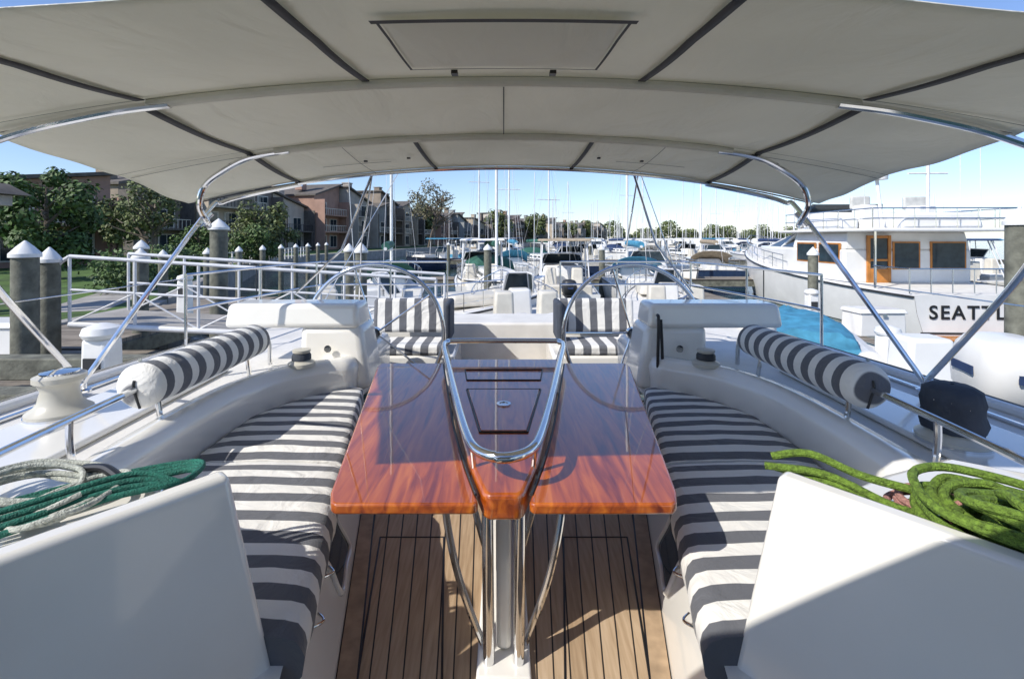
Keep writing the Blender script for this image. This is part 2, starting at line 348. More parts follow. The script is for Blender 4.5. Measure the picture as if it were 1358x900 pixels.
# cushions
for sgn in (-1,1):
    g=grp('striped_seat_cushion')
    for i,(ya,yb) in enumerate(((1.35,2.385),(2.405,3.58))):
        nseg=14; vs=[];fs=[]
        for j in range(nseg+1):
            y=ya+(yb-ya)*j/nseg
            if i==1:
                t=j/nseg; xo=1.63-(.42*max(0,(t-.5)/.5)**1.6)
            else: xo=min(1.62,1.30+(y-.75)*.45)
            xi=xs(y)-.025
            e=min(j,nseg-j); zz=-.016 if e==0 else (-.003 if e==1 else 0)
            W=xo-xi
            for (fx,z) in ((.03,.30),(0,.335),(-.008,.39),(0,.425),(.02,.45),(.06,.461),(.15,.466),(.5,.472),(.85,.466),(.98,.450),(1,.42),(1,.37)):
                vs.append((sgn*(xi+W*fx+.004*math.sin(j*1.9+i)*(fx<.1)),y,z+(zz+.003*math.sin(j*2.1+fx*5) if z>.4 else 0)))
        k_=12
        for j in range(nseg):
            for k in range(k_-1): fs.append((j*k_+k,j*k_+k+1,(j+1)*k_+k+1,(j+1)*k_+k))
        fs.append(tuple(range(k_))); fs.append(tuple(range(nseg*k_,nseg*k_+k_))[::-1])
        Acc().add(vs,fs).obj('cushion_%d'%i,'strY',g,angle=60)
for sgn in (-1,1):
    g=grp('striped_backrest_roll')
    X=sgn*1.81
    prof=[(.02,-.01),(.095,.0),(.118,.03)]+[(.121-.007*math.sin(k*1.7)**2,.03+k*.10) for k in range(1,11)]+[(.115,1.09),(.09,1.12),(.02,1.13)]
    Acc().lathe(prof,(X,2.3,.86),axis='Y',sy=.95).obj('roll_cover','strR',g,angle=60)
    Acc().tube([(X,2.29,.90),(X,2.285,.86),(X-sgn*.02,2.30,.76)],.006).obj('piping','dark',g)
    g=grp('backrest_rail')
    a=Acc(); a.tube([(X,3.62,.62),(X,3.6,.80),(X,3.48,.86),(X,2.9,.86),(X,2.2,.85),(X*1.005,1.2,.80),(X*1.01,.5,.78)],.016)
    for y in (3.3,2.45,1.95): a.tube([(X,y,.86 if y>2.2 else .835),(X,y+.0,.74),(X-sgn*.02,y,.60)],.014)
    for y in (3.3,2.45,1.95): a.lathe([(.04,0),(.04,.012),(.02,.02)],(X-sgn*.02,y,.60))
    a.obj('tube','steel',g)

# table
g=grp('folding_cockpit_table')
for sgn in (-1,1):
    pl=[(.085,1.56),(.10,1.545),(.56,1.545),(.578,1.56),(.60,1.62),(.865,3.2),(.86,3.26),(.84,3.285),(.44,3.285),(.415,3.27),(.33,2.75),(.235,2.2),(.15,1.8)]
    Acc().prism([(sgn*p[0],p[1]) for p in pl],.683,.72).obj('leaf_'+('left' if sgn<0 else 'right'),'varn',g,bevel=.009,seg=3)
    Acc().tube([(sgn*.095,1.6,.721),(sgn*.155,1.83,.721),(sgn*.24,2.22,.721),(sgn*.42,3.25,.721)],.005).obj('hinge_line_'+('left' if sgn<0 else 'right'),'dark',g)
Acc().prism([(-.05,1.555),(.05,1.555),(.07,1.575),(.135,1.8),(.22,2.2),(.315,2.75),(.40,3.30),(-.40,3.30),(-.315,2.75),(-.22,2.2),(-.135,1.8),(-.07,1.575)],.655,.745).obj('centre_section','varn',g,bevel=.015)
Acc().prism([(-.10,2.06),(.10,2.06),(.20,2.62),(-.20,2.62)],.744,.752).obj('lid','varn',g,bevel=.003)
a=Acc()
lp=[(-.105,2.05,.748),(.105,2.05,.748),(.208,2.63,.748),(-.208,2.63,.748)]
for i in range(4): a.tube([lp[i],lp[(i+1)%4]],.004,smooth=False)
lp=[(-.22,2.8,.748),(.22,2.8,.748),(.25,3.02,.748),(-.25,3.02,.748)]
for i in range(4): a.tube([lp[i],lp[(i+1)%4]],.004,smooth=False)
a.obj('lid_gap','black',g)
Acc().lathe([(.036,.0),(.036,.006),(.024,.006),(.024,.002)],(0,2.38,.752)).obj('ring_latch','steel',g)
a=Acc()
rail=[(-.03,1.60,.85),(-.10,1.66,.85),(-.15,1.82,.85),(-.235,2.25,.85),(-.335,2.8,.85),(-.415,3.25,.85),(-.40,3.36,.85),(-.33,3.40,.85),(.33,3.40,.85),(.40,3.36,.85),(.415,3.25,.85),(.335,2.8,.85),(.235,2.25,.85),(.15,1.82,.85),(.10,1.66,.85),(.03,1.60,.85)]
a.tube(rail,.018,closed=True,n=14)
for x,y in ((-.12,1.74),(.12,1.74),(-.41,3.28),(.41,3.28)):
    a.tube([(x,y,.85),(x*.92,y+.01,.74)],.010)
a.obj('grab_rail','steel',g)
a=Acc()
for y0 in (1.80,2.75):
    s_=1 if y0<2 else 1.25
    for sg in (-1,1):
        a.tube([(sg*.23*s_,y0,.69),(sg*.22*s_,y0,.52),(sg*.175*s_,y0,.30),(sg*.105*s_,y0,.10),(sg*.06,y0,.005)],.014)
        a.tube([(sg*.062,y0-.06,.69),(sg*.055,y0-.06,.005)],.022,n=14)
        a.tube([(sg*.15,y0,.69),(sg*.075,y0,.42)],.012)
a.obj('leg_tubes','steel',g)
Acc().box((0,2.25,.34),(.06,.95,.62)).obj('pedestal_core','gel',g,bevel=.02)
Acc().box((0,2.25,.012),(.20,1.15,.024)).obj('pedestal_foot','gel',g,bevel=.01)

# steering wheels
for sgn in (-1,1):
    g=grp('steering_wheel',(sgn*1.14,4.13,.75))
    a=Acc(); Rr=.61
    a.tube([(Rr*math.cos(t),0,Rr*math.sin(t)) for t in [2*math.pi*k/40 for k in range(40)]],.019,closed=True,sub=2,n=14)
    for k in range(5):
        t=math.pi/2+k*2*math.pi/5+.3
        a.tube([(.04*math.cos(t),.03,.04*math.sin(t)),(.3*math.cos(t),.02,.3*math.sin(t)),(Rr*math.cos(t),0,Rr*math.sin(t))],.009)
    a.lathe([(.055,-.02),(.055,.04),(.03,.05)],(0,0,0),axis='Y')
    a.obj('rim_and_spokes','steel',g)
    Acc().lathe([(.04,-.16),(.04,0)],(0,0,0),axis='Y').obj('hub_shaft','black',g)
for sgn in (-1,1):
    g=grp('coaming_winch',(sgn*1.47,3.40,.67),0,.78)
    Acc().lathe([(.12,0),(.12,.03),(.085,.05),(.06,.07),(.06,.11),(.08,.13),(.08,.15),(.02,.16)],(0,0,0)).obj('drum','winch',g)
    Acc().lathe([(.085,.0),(.084,.04),(.06,.075),(.02,.09)],(0,0,.06)).obj('cover','dark' if sgn>0 else 'bluegrey',g)
for sgn in (-1,1):
    g=grp('striped_helm_seat_cushion')
    Acc().box((sgn*1.02,4.98,.45),(.82,.46,.10)).obj('seat','strX' ,g,bevel=.03)
    Acc().box((sgn*1.02,5.32,.72),(.90,.12,.38),tilt=R(-6)).obj('backrest','strX',g,bevel=.04)
    Acc().box((sgn*.60,5.15,.70),(.07,.45,.42)).obj('bolster','bluegrey',g,bevel=.03)
g=grp('coiled_strap')
Acc().tube([(1.19,3.62,1.0),(1.18,3.56,.96),(1.17,3.55,.6),(1.19,3.55,.5),(1.21,3.56,.6),(1.21,3.6,.97)],.012).obj('strap','black',g)

def winch(x,y,z,mat,cover=None,s=1):
    g=grp('sheet_winch',(x,y,z),0,s)
    Acc().lathe([(.17,0),(.17,.03),(.13,.06),(.11,.09),(.095,.16),(.11,.20),(.135,.22),(.135,.25),(.09,.27),(.05,.275)],(0,0,0)).obj('drum',mat,g)
    Acc().lathe([(.175,-.004),(.175,.012)],(0,0,0)).obj('base_ring','steel',g)
    if cover:
        vs=[];fs=[]
        for (r,z_) in ((.14,.07),(.15,.12),(.135,.17),(.142,.24),(.13,.30),(.09,.325),(.01,.33)):
            for k in range(32):
                an=2*math.pi*k/32; q=r*(1+.05*math.sin(k*2.2+z_*20)); vs.append((q*math.cos(an),q*math.sin(an),z_))
        for i in range(6):
            for k in range(32): fs.append((i*32+k,i*32+(k+1)%32,(i+1)*32+(k+1)%32,(i+1)*32+k))
        Acc().add(vs,fs).obj('canvas_cover',cover,g,angle=70)
    else: Acc().lathe([(.10,.25),(.10,.275),(.03,.285)],(0,0,.0)).obj('cap','steel',g)
winch(-2.43,2.56,.636,'winch',None,.85); winch(2.13,2.22,.636,'winch','bluegrey',.82)
winch(-2.3,1.65,.636,'steel',None,.8)
g=grp('deck_cleat'); Acc().tube([(-1.36,1.52,.85),(-1.28,1.5,.86),(-1.2,1.46,.85)],.014).lathe([(.02,0),(.014,.05)],(-1.28,1.5,.80)).obj('horn','black',g)

# ------------------------------------------------------------ bimini
def lerp(tab,y):
    for (a,va),(b_,vb) in zip(tab,tab[1:]):
        if y<=b_: 
            t=max(0,(y-a)/(b_-a)); return va+(vb-va)*t
    return tab[-1][1]
Y0=.97
ZC=[(Y0,2.125),(1.25,2.165),(1.75,2.205),(2.66,2.195),(3.5,2.135)]
XE=[(Y0,1.75),(1.84,2.0),(3.5,2.36)]
BOWS=[Y0,1.75,2.66,3.5]
def zs(x,y):
    sag=0
    for a,b_ in zip(BOWS,BOWS[1:]):
        if a<=y<=b_: sag=-.016*math.sin(math.pi*(y-a)/(b_-a))
    return lerp(ZC,y)-.046*x*x-.004*abs(x)**3*.5+sag
g=grp('bimini_canopy')
nx,ny=64,56; vs=[];fs=[]
for j in range(ny+1):
    y=Y0+(3.5-Y0)*j/ny; xe=lerp(XE,y)
    for i in range(nx+1):
        u=-1+2*i/nx; x=u*xe
        pk=.006*math.sin(x*7+y*4)*math.sin(y*9)+.004*math.sin(x*17-y*6)*max(0,abs(u)-.4)
        vs.append((x,y,zs(x,y)+pk))
for j in range(ny):
    for i in range(nx): fs.append((j*(nx+1)+i,j*(nx+1)+i+1,(j+1)*(nx+1)+i+1,(j+1)*(nx+1)+i))
Acc().add(vs,fs).obj('canvas','canvas',g,angle=80,solid=.003)
def strip(p0,p1,wd,off,n=16):
    vs=[];fs=[]
    a=Vector(p0);b_=Vector(p1);t=(b_-a).normalized();nn=Vector((t.y,-t.x))*wd/2
    for i in range(n+1):
        p=a.lerp(b_,i/n)
        for q in (p-nn,p+nn): vs.append((q.x,q.y,zs(q.x,q.y)-off))
    for i in range(n): fs.append((2*i,2*i+1,2*i+3,2*i+2))
    return vs,fs
a=Acc()
for sg in (-1,1):
    a.add(*strip((sg*.50,Y0),(sg*.51,1.73),.026,.014))
    a.add(*strip((sg*.52,2.70),(sg*.50,3.48),.026,.014))
    a.add(*strip((sg*1.27,Y0),(sg*1.33,1.71),.030,.014))
    a.add(*strip((sg*1.38,1.82),(sg*1.52,3.48),.036,.014))
a.add(*strip((-2.3,3.49),(2.3,3.49),.03,.014,60))
a.obj('zip_seams','caulk',g,solid=.004)
a=Acc()
for y in BOWS[1:3]:
    for dy in (-.045,.045): a.add(*strip((-lerp(XE,y)+.02,y+dy),(lerp(XE,y)-.02,y+dy),.006,.012,60))
a.add(*strip((0,1.75),(0,2.66),.005,.012))
for sg in (-1,1): a.add(*strip((sg*.95,2.66),(sg*.95,3.48),.004,.012)); a.add(*strip((sg*.75,3.12),(sg*1.2,3.10),.010,.013))
a.obj('stitch_lines','caulk',g)
a=Acc(); vs=[];fs=[]
for j in range(7):
    for i in range(11):
        x=-.30+.06*i; y=1.13+.41*j/6
        ed=(i in(0,10) or j in (0,6))
        vs.append((x,y,zs(x,y)-(.012 if ed else .026+.004*math.sin(i*1.3+j))))
for j in range(6):
    for i in range(10): fs.append((j*11+i,j*11+i+1,j*11+i+12,j*11+i+11))
a.add(vs,fs).obj('window_flap','canvas',g,angle=80)
a=Acc(); a.add(*strip((-.32,1.115),(.32,1.115),.022,.020)); a.add(*strip((-.305,1.12),(-.305,1.55),.008,.018)); a.add(*strip((.305,1.12),(.305,1.55),.008,.018)); a.add(*strip((-.31,1.55),(.31,1.55),.008,.018))
a.obj('flap_border','caulk',g)
a=Acc()
for x in (-.17,.17): a.box((x,1.62,zs(x,1.62)-.016),(.022,.03,.012))
for x in (-.9,-.62,.62,.9): a.box((x,3.05,zs(x,3.05)-.016),(.02,.02,.01))
a.obj('snap_tabs','black',g)
g=grp('bimini_frame')
def bow(y,x0,x1,off=.022,n=26): return [(x0+(x1-x0)*i/n,y,zs(x0+(x1-x0)*i/n,y)-off) for i in range(n+1)]
a=Acc(); a.tube(bow(1.75,-1.33,1.33),.019); a.tube(bow(2.66,-1.30,1.30),.021); a.obj('bow_sleeves','canvas',g)
a=Acc()
for sg in (-1,1):
    S=lambda pts: [(sg*p[0],)+tuple(p[1:]) for p in pts]
    z=lambda x,y: zs(x,y)-.03
    a.tube(S([(1.25,1.75,z(1.25,1.75)),(1.5,1.75,z(1.5,1.75)),(1.9,1.78,z(1.9,1.78)-.01),(2.25,1.86,1.86),(2.42,2.1,1.60),(2.5,2.3,1.36),(2.64,2.94,.68)]),.0165)
    a.tube(S([(1.22,2.66,z(1.22,2.66)),(1.45,2.67,z(1.45,2.67)-.005),(1.62,2.70,1.985),(1.74,2.72,1.90),(1.79,2.75,1.78),(1.83,2.9,1.68),(2.14,3.36,1.68)]),.0165)
    a.tube(S([(1.5,3.47,z(1.5,3.47)),(1.85,3.47,z(1.85,3.47)-.01),(2.08,3.46,1.86),(2.18,3.38,1.74),(2.64,2.92,.68)]),.0165)
    a.lathe([(.045,0),(.045,.012),(.022,.02),(.022,.05)],(sg*2.64,2.93,.635))
    a.tube(S([(2.14,3.42,1.78),(2.2,3.37,1.69)]),.024,smooth=False)
a.tube(bow(3.46,-1.52,1.52),.014)
a.obj('tubes','steel',g)
g=grp('split_backstay')
a=Acc()
a.tube([(.0,5.95,9.5),(-1.05,5.9,2.9),(-2.35,5.85,.62)],.006,smooth=False)
a.tube([(.0,5.95,9.5),(1.55,5.9,2.9),(2.35,5.85,.62)],.006,smooth=False)
a.obj('wires','steel',g)
g=grp('stern_arch_struts')
a=Acc()
a.tube([(-.98,3.48,2.07),(-1.35,3.9,1.5),(-1.95,4.4,1.08)],.010,smooth=False)
a.tube([(.97,3.48,2.07),(1.30,4.0,1.55),(1.78,4.4,1.08)],.010,smooth=False)
a.tube([(-.98,3.48,2.07),(-1.28,4.2,1.52),(-1.5,4.8,.6)],.007,smooth=False)
a.tube([(1.0,3.48,2.07),(1.15,4.4,1.48)],.007,smooth=False)
a.obj('rods','steel',g)
g=grp('stern_pushpit_rail')
a=Acc()
for sg in (-1,1):
    for zz in (1.28,.98):
        a.tube([(sg*2.72,4.0,zz),(sg*2.6,5.0,zz),(sg*2.42,5.95,zz),(sg*2.2,6.18,zz),(sg*.75,6.2,zz)],.013)
    for x,y in ((2.72,4.0),(2.6,5.0),(2.40,6.0),(1.5,6.2),(.75,6.2)): a.tube([(sg*x,y,1.28),(sg*x,y,.6)],.012)
a.obj('tube','steel',g)
g=grp('lifeline')
a=Acc()
for sg in (-1,1):
    a.tube([(sg*2.72,4.0,1.25),(sg*2.84,1.6,1.22),(sg*2.86,-.5,1.2)],.004,smooth=False)
a.obj('wires','steel',g)
for x,y in ((-2.75,5.2),(2.78,5.0)):
    g=grp('boat_fender',(x,y,0)); Acc().lathe([(.02,.12),(.10,.20),(.12,.3),(.12,.7),(.10,.8),(.03,.88)],(0,0,0)).obj('body','cone',g); Acc().tube([(0,0,.88),(0,0,1.28)],.006).obj('lanyard','dark',g)

# ropes
def coil(acc,c,rx,ry,h,turns,r,seed,rot=0):
    random.seed(seed); pts=[]
    n=turns*12
    for i in range(n):
        t=2*math.pi*i/12; k=1+.25*math.sin(t*.37+seed)+random.uniform(-.06,.06)
        x=rx*k*math.cos(t); y=ry*k*math.sin(t); z=h*(i/n)+random.uniform(-.3,.6)*r+.02*math.sin(t+seed)
        pts.append((c[0]+x*math.cos(rot)-y*math.sin(rot),c[1]+x*math.sin(rot)+y*math.cos(rot),c[2]+max(0,z)))
    acc.tube(pts,r,sub=4,n=8)
g=grp('lime_rope_coil'); a=Acc()
coil(a,(1.24,1.13,.83),.12,.16,.12,9,.0115,1,.5); coil(a,(1.30,1.06,.85),.17,.10,.13,9,.0115,4,-.3)
a.tube([(1.2,1.25,.90),(1.05,1.36,.905),(.95,1.45,.93),(.86,1.50,.90)],.0115)
a.tube([(1.22,1.2,.85),(1.08,1.28,.86),(.98,1.42,.88),(.85,1.52,.86)],.0115)
a.tube([(1.25,1.15,.84),(1.12,1.25,.85),(1.0,1.40,.86),(.9,1.55,.84)],.0115)
a.obj('rope','lime',g)
g=grp('pink_rope_coil'); a=Acc(); coil(a,(1.17,1.30,.815),.06,.07,.08,5,.010,2); a.obj('rope','pink_rope',g)
g=grp('teal_rope_coil'); a=Acc()
for k in range(4):
    a.tube([(-1.5,1.02+.03*k,.825+.010*k),(-1.3,1.18+.03*k,.84+.012*k),(-1.12,1.33+.03*k,.86+.008*k),(-.99,1.44,.85),(-1.05,1.55+.02*k,.83),(-1.3,1.40+.04*k,.82),(-1.6,1.25,.82)],.009)
a.obj('rope','teal',g)
g=grp('white_rope_coil'); a=Acc(); coil(a,(-1.42,1.42,.815),.16,.11,.05,6,.008,5); coil(a,(-1.25,1.36,.82),.10,.13,.04,4,.008,8); a.obj('rope','white_rope',g)
g=grp('chrome_dorade_vent',(-1.0,1.42,.80)); Acc().lathe([(.045,0),(.045,.03),(.03,.045),(.01,.05)],(0,0,0)).obj('cap','steel',g)

# ------------------------------------------------------------ setting
WZ=-1.4
g=grp('water'); Acc().add([(-3000,-300,WZ),(3000,-300,WZ),(3000,4500,WZ),(-3000,4500,WZ)],[(0,1,2,3)]).obj('surface','water',g,smooth=False)
g=grp('ground')
shore=[(-9.8,-20),(-9.8,13),(-14,22),(-22,42),(-5,142),(62,262),(130,420),(200,800),(-900,800),(-900,-20)]
Acc().prism(shore,-2.5,-.35).obj('land','grass',g,smooth=False)
g=grp('seawall')
a=Acc()
for p,q in zip(shore[:7],shore[1:8]):
    v=Vector((q[0]-p[0],q[1]-p[1])); L=v.length; a.box(((p[0]+q[0])/2,(p[1]+q[1])/2,-1.1),(.35,L,1.7),rz=math.atan2(v.y,v.x)-math.pi/2)
a.obj('wall','conc',g,smooth=False)
g=grp('footpath'); a=Acc()
for p,q in zip(shore[1:4],shore[2:5]):
    v=Vector((q[0]-p[0],q[1]-p[1])); n_=Vector((-v.y,v.x)).normalized(); P=Vector(p); Q=Vector(q)
    a.add([(*(P+n_*1.0),-.345),(*(Q+n_*1.0),-.345),(*(Q+n_*2.6),-.345),(*(P+n_*2.6),-.345)],[(0,1,2,3)])
a.obj('paving','conc',g,smooth=False)

def piling(x,y,top,r=.17,cap=True):
    g=grp('dock_piling',(x,y,0))
    Acc().lathe([(r*1.05,-2.4),(r,-.6),(r*.96,top-.18)],(0,0,0),n=16).obj('post','pile',g)
    if cap: Acc().lathe([(r*1.15,top-.19),(r*1.15,top-.14),(r*.6,top-.04),(.01,top+.04)],(0,0,0),n=20).obj('cap','cone',g)
for p in ((-6.55,6.4,1.52,.15),(-6.75,6.95,1.42,.13),(-5.85,9.6,1.95,.17),(-7.3,9.4,1.35,.14),(-9.3,12,1.5,.15),(-4.3,13,1.4,.13),(-3.2,10.5,1.45,.13),(6.62,6.0,1.95,.14),(8.6,13,1.3,.13)): piling(*p)
random.seed(21)
for i in range(30):
    y=18+i*5.0; piling(random.uniform(-.12,.40)*y,y,random.uniform(.9,1.5),.15)
for i in range(9): piling(-10.2-.9*i*.5,14+2.8*i,1.2,.13)
def dock(name,x0,y0,x1,y1,z=-.55):
    g=grp(name); Acc().box(((x0+x1)/2,(y0+y1)/2,z-.04),(abs(x1-x0),abs(y1-y0),.08)).obj('planks','dock',g,smooth=False)
    a=Acc(); a.box((x0,(y0+y1)/2,z-.22),(.12,abs(y1-y0),.28)); a.box((x1,(y0+y1)/2,z-.22),(.12,abs(y1-y0),.28)); a.box(((x0+x1)/2,y0,z-.22),(abs(x1-x0)-.12,.12,.28)); a.obj('beams','pile',g,smooth=False)
dock('wooden_dock',-9.6,2.5,-3.9,7.9,-.30)
dock('wooden_dock',-9.7,8,-7.2,15,-.30)
dock('wooden_dock',5.6,1.5,8.6,12.2,-.75)
dock('wooden_dock',-4,24,26,25.8); dock('wooden_dock',-5,44,50,46); dock('wooden_dock',7.3,12.3,8.7,44,-.75)
g=grp('timber_bulkhead'); a=Acc()
a.box((-5.4,4.6,-.05),(3.0,.28,.30)); a.box((-5.0,5.6,.05),(3.4,.24,.26)); a.box((-3.95,6.0,-.6),(.2,3.6,.5))
a.obj('beams','pile',g,bevel=.02)
g=grp('dock_hose'); a=Acc(); coil(a,(-4.9,5.2,-.25),.25,.25,.12,6,.018,3); a.obj('hose','bluecover',g)
g=grp('shore_power_cable'); Acc().tube([(-3.95,4.6,.3),(-3.7,4.4,-.1),(-3.4,4.5,.2),(-2.95,4.4,.66)],.014).obj('cable','dark',g)
g=grp('aluminium_gangway')
p0=Vector((-6.5,7.0,1.32)); p1=Vector((-1.1,7.6,.92)); a=Acc()
for dy in (0,1.1):
    o=Vector((0,dy,0)); dn=lambda k: Vector((0,0,-k))
    a.tube([p0+o,p1+o],.028,smooth=False); a.tube([p0+o+dn(.5),p1+o+dn(.5)],.02,smooth=False); a.tube([p0+o+dn(1.02),p1+o+dn(1.02)],.045,smooth=False)
    for k in range(7):
        q=p0.lerp(p1,k/6)+o; a.tube([q,q+dn(1.02)],.022,smooth=False)
        if k<6:
            q2=p0.lerp(p1,(k+1)/6)+o; a.tube([q+dn(.5),q2+dn(1.0)] if k%2 else [q2+dn(.5),q+dn(1.0)],.014,smooth=False)
a.tube([p0,p0+Vector((-.25,0,-.3)),p0+Vector((-.3,0,-1.4))],.028); a.obj('rails','alu',g)
Acc().add([p0+Vector((0,0,-1.0)),p1+Vector((0,0,-1.0)),p1+Vector((0,1.1,-1.0)),p0+Vector((0,1.1,-1.0))],[(0,1,2,3)]).obj('walkway','conc',g,smooth=False,solid=.03)
def dockbox(x,y,z,s=1):
    g=grp('dock_box',(x,y,z)); Acc().box((0,0,.25*s),(1.0*s,.6*s,.5*s),top=.96).obj('body','boatwhite',g,bevel=.03)
    Acc().box((0,0,.54*s),(1.06*s,.66*s,.09*s),top=.92,topy=.85).obj('lid','boatwhite',g,bevel=.03)
    Acc().box((0,-.33*s,.46*s),(.1,.02,.06)).obj('latch','steel',g)
dockbox(7.0,7.9,-.75,.95); dockbox(9.0,11.4,-.75,1.1); dockbox(-7.9,7.5,-.3); dockbox(-5.2,10.9,-.6)
def pedestal(x,y,z):
    g=grp('dock_power_pedestal',(x,y,z)); Acc().box((0,0,.45),(.28,.24,.9),top=.9).obj('body','cone',g,bevel=.04)
    Acc().lathe([(.15,.0),(.17,.04),(.15,.10),(.04,.14)],(0,0,.9),n=20).obj('cap','cone',g)
    Acc().box((0,-.118,.62),(.16,.02,.2)).obj('sockets','dark',g)
pedestal(-3.95,4.6,-.28); pedestal(5.75,7.0,-.75); pedestal(7.9,12.0,-.75); pedestal(-7.5,11,-.3)

# ---------------- boats
def hull(par,L,B,h0,h1,mat='boatwhite',dk='deck',stripe=None,keel=-.35):
    n=16; vs=[];fs=[]
    for i in range(n+1):
        t=i/n; b_=B/2*(.90+.1*min(1,t*3))*(1-max(0,(t-.42)/.58)**2.3); b_=max(b_,.02); zt=h0+(h1-h0)*t**1.8
        y=L*t
        for fx,z,dy in ((0,keel,-.12*L*t**3),(.55,keel*.8,-.10*L*t**3),(.88,.02,-.06*L*t**3),(.97,zt*.6,-.02*L*t**3),(1,zt,0),(.93,zt+.03,0)):
            vs.append((b_*fx,y+dy,z))
    k=6
    for i in range(n):
        for j in range(k-1): fs.append((i*k+j,i*k+j+1,(i+1)*k+j+1,(i+1)*k+j))
    mv=[(-x,y,z) for x,y,z in vs]; o=len(vs)
    fs2=[tuple(q+o for q in f[::-1]) for f in fs]
    Acc().add(vs+mv,fs+fs2).obj('hull',mat,par,angle=40)
    dv=[];df=[]
    for i in range(n+1):
        x,y,z=vs[i*k+5]; dv+=[(x,y,z-.03),(-x,y,z-.03)]
    for i in range(n): df.append((2*i,2*i+1,2*i+3,2*i+2))
    Acc().add(dv,df).obj('deck',dk,par,smooth=False)
    tv=[vs[j] for j in range(k)]+[mv[j] for j in range(k)][::-1]
    Acc().add([(x,y-.01,z) for x,y,z in tv],[tuple(range(2*k))]).obj('transom',mat,par,smooth=False)
    sv=[(vs[i*k+4][0]*1.005+.01,vs[i*k+4][1],vs[i*k+4][2]-.03) for i in range(n+1)]
    a=Acc(); a.tube(sv,.03,smooth=False,n=6); a.tube(mir(sv),.03,smooth=False,n=6); a.obj('rub_rail',stripe or 'dark',par)
def rails(par,L,B,h0,h1,t0=.0,t1=1,H=.6,n=9):
    a=Acc()
    for sg in (-1,1):
        P=[]
        for i in range(n+1):
            t=t0+(t1-t0)*i/n; b_=B/2*(1-max(0,(t-.42)/.58)**2.3)*.93; P.append(Vector((sg*max(b_,.02),L*t,h0+(h1-h0)*t**1.8)))
        a.tube([p+Vector((0,0,H)) for p in P],.016,smooth=False,n=6); a.tube([p+Vector((0,0,H*.5)) for p in P],.008,smooth=False,n=5)
        for p in P: a.tube([p,p+Vector((0,0,H))],.013,smooth=False,n=6)
    a.obj('rails','steel',par)
def sailyacht(x,y,rz,L=11,B=3.5,mast=14,cover='navy',hm='boatwhite'):
    g=grp('sailing_yacht',(x,y,WZ),rz)
    hull(g,L,B,1.0,1.35,hm)
    Acc().box((0,L*.52,1.38),(B*.52,L*.38,.42),top=.82,topy=.9).obj('cabin_trunk','boatwhite',g,bevel=.08)
    a=Acc()
    for sg in (-1,1):
        for k in range(4): a.box((sg*B*.247,L*(.40+.08*k),1.40),(.03,L*.05,.14))
    a.obj('ports','glass',g,smooth=False)
    a=Acc(); a.tube([(0,L*.56,1.2),(0,L*.56,1.2+mast)],.065,smooth=False,n=8); a.tube([(0,L*.55,2.5),(0,L*.16,2.6)],.06,smooth=False)
    a.tube([(-B*.3,L*.56,1.2+mast*.55),(B*.3,L*.56,1.2+mast*.55)],.03,smooth=False); a.obj('mast_and_boom','cone',g)
    a=Acc(); tp=(0,L*.56,1.2+mast)
    for q in ((0,L*.98,1.4),(0,0.1,1.2),(B*.42,L*.54,1.2),(-B*.42,L*.54,1.2)): a.tube([tp,q],.008,smooth=False,n=4)
    a.obj('stays','alu',g)
    Acc().tube([(0,L*.54,2.72),(0,L*.4,2.72),(0,L*.17,2.68)],.15).obj('sail_cover',cover,g)
    vs=[];fs=[]
    for j,(yy,zz,ww) in enumerate(((L*.37,1.55,.85),(L*.33,2.0,.8),(L*.26,2.12,.85))):
        for i in range(9):
            u=-1+2*i/8; vs.append((u*B*.36*ww/.8,yy,zz-.35*abs(u)**3))
    for j in range(2):
        for i in range(8): fs.append((j*9+i,j*9+i+1,j*9+i+10,j*9+i+9))
    Acc().add(vs,fs).obj('dodger',cover,g,solid=.02)
    Acc().box((0,L*.14,1.15),(B*.5,L*.2,.3)).obj('cockpit_coaming','boatwhite',g,bevel=.06)
    rails(g,L,B,1.0,1.35,0,.95)
    return g
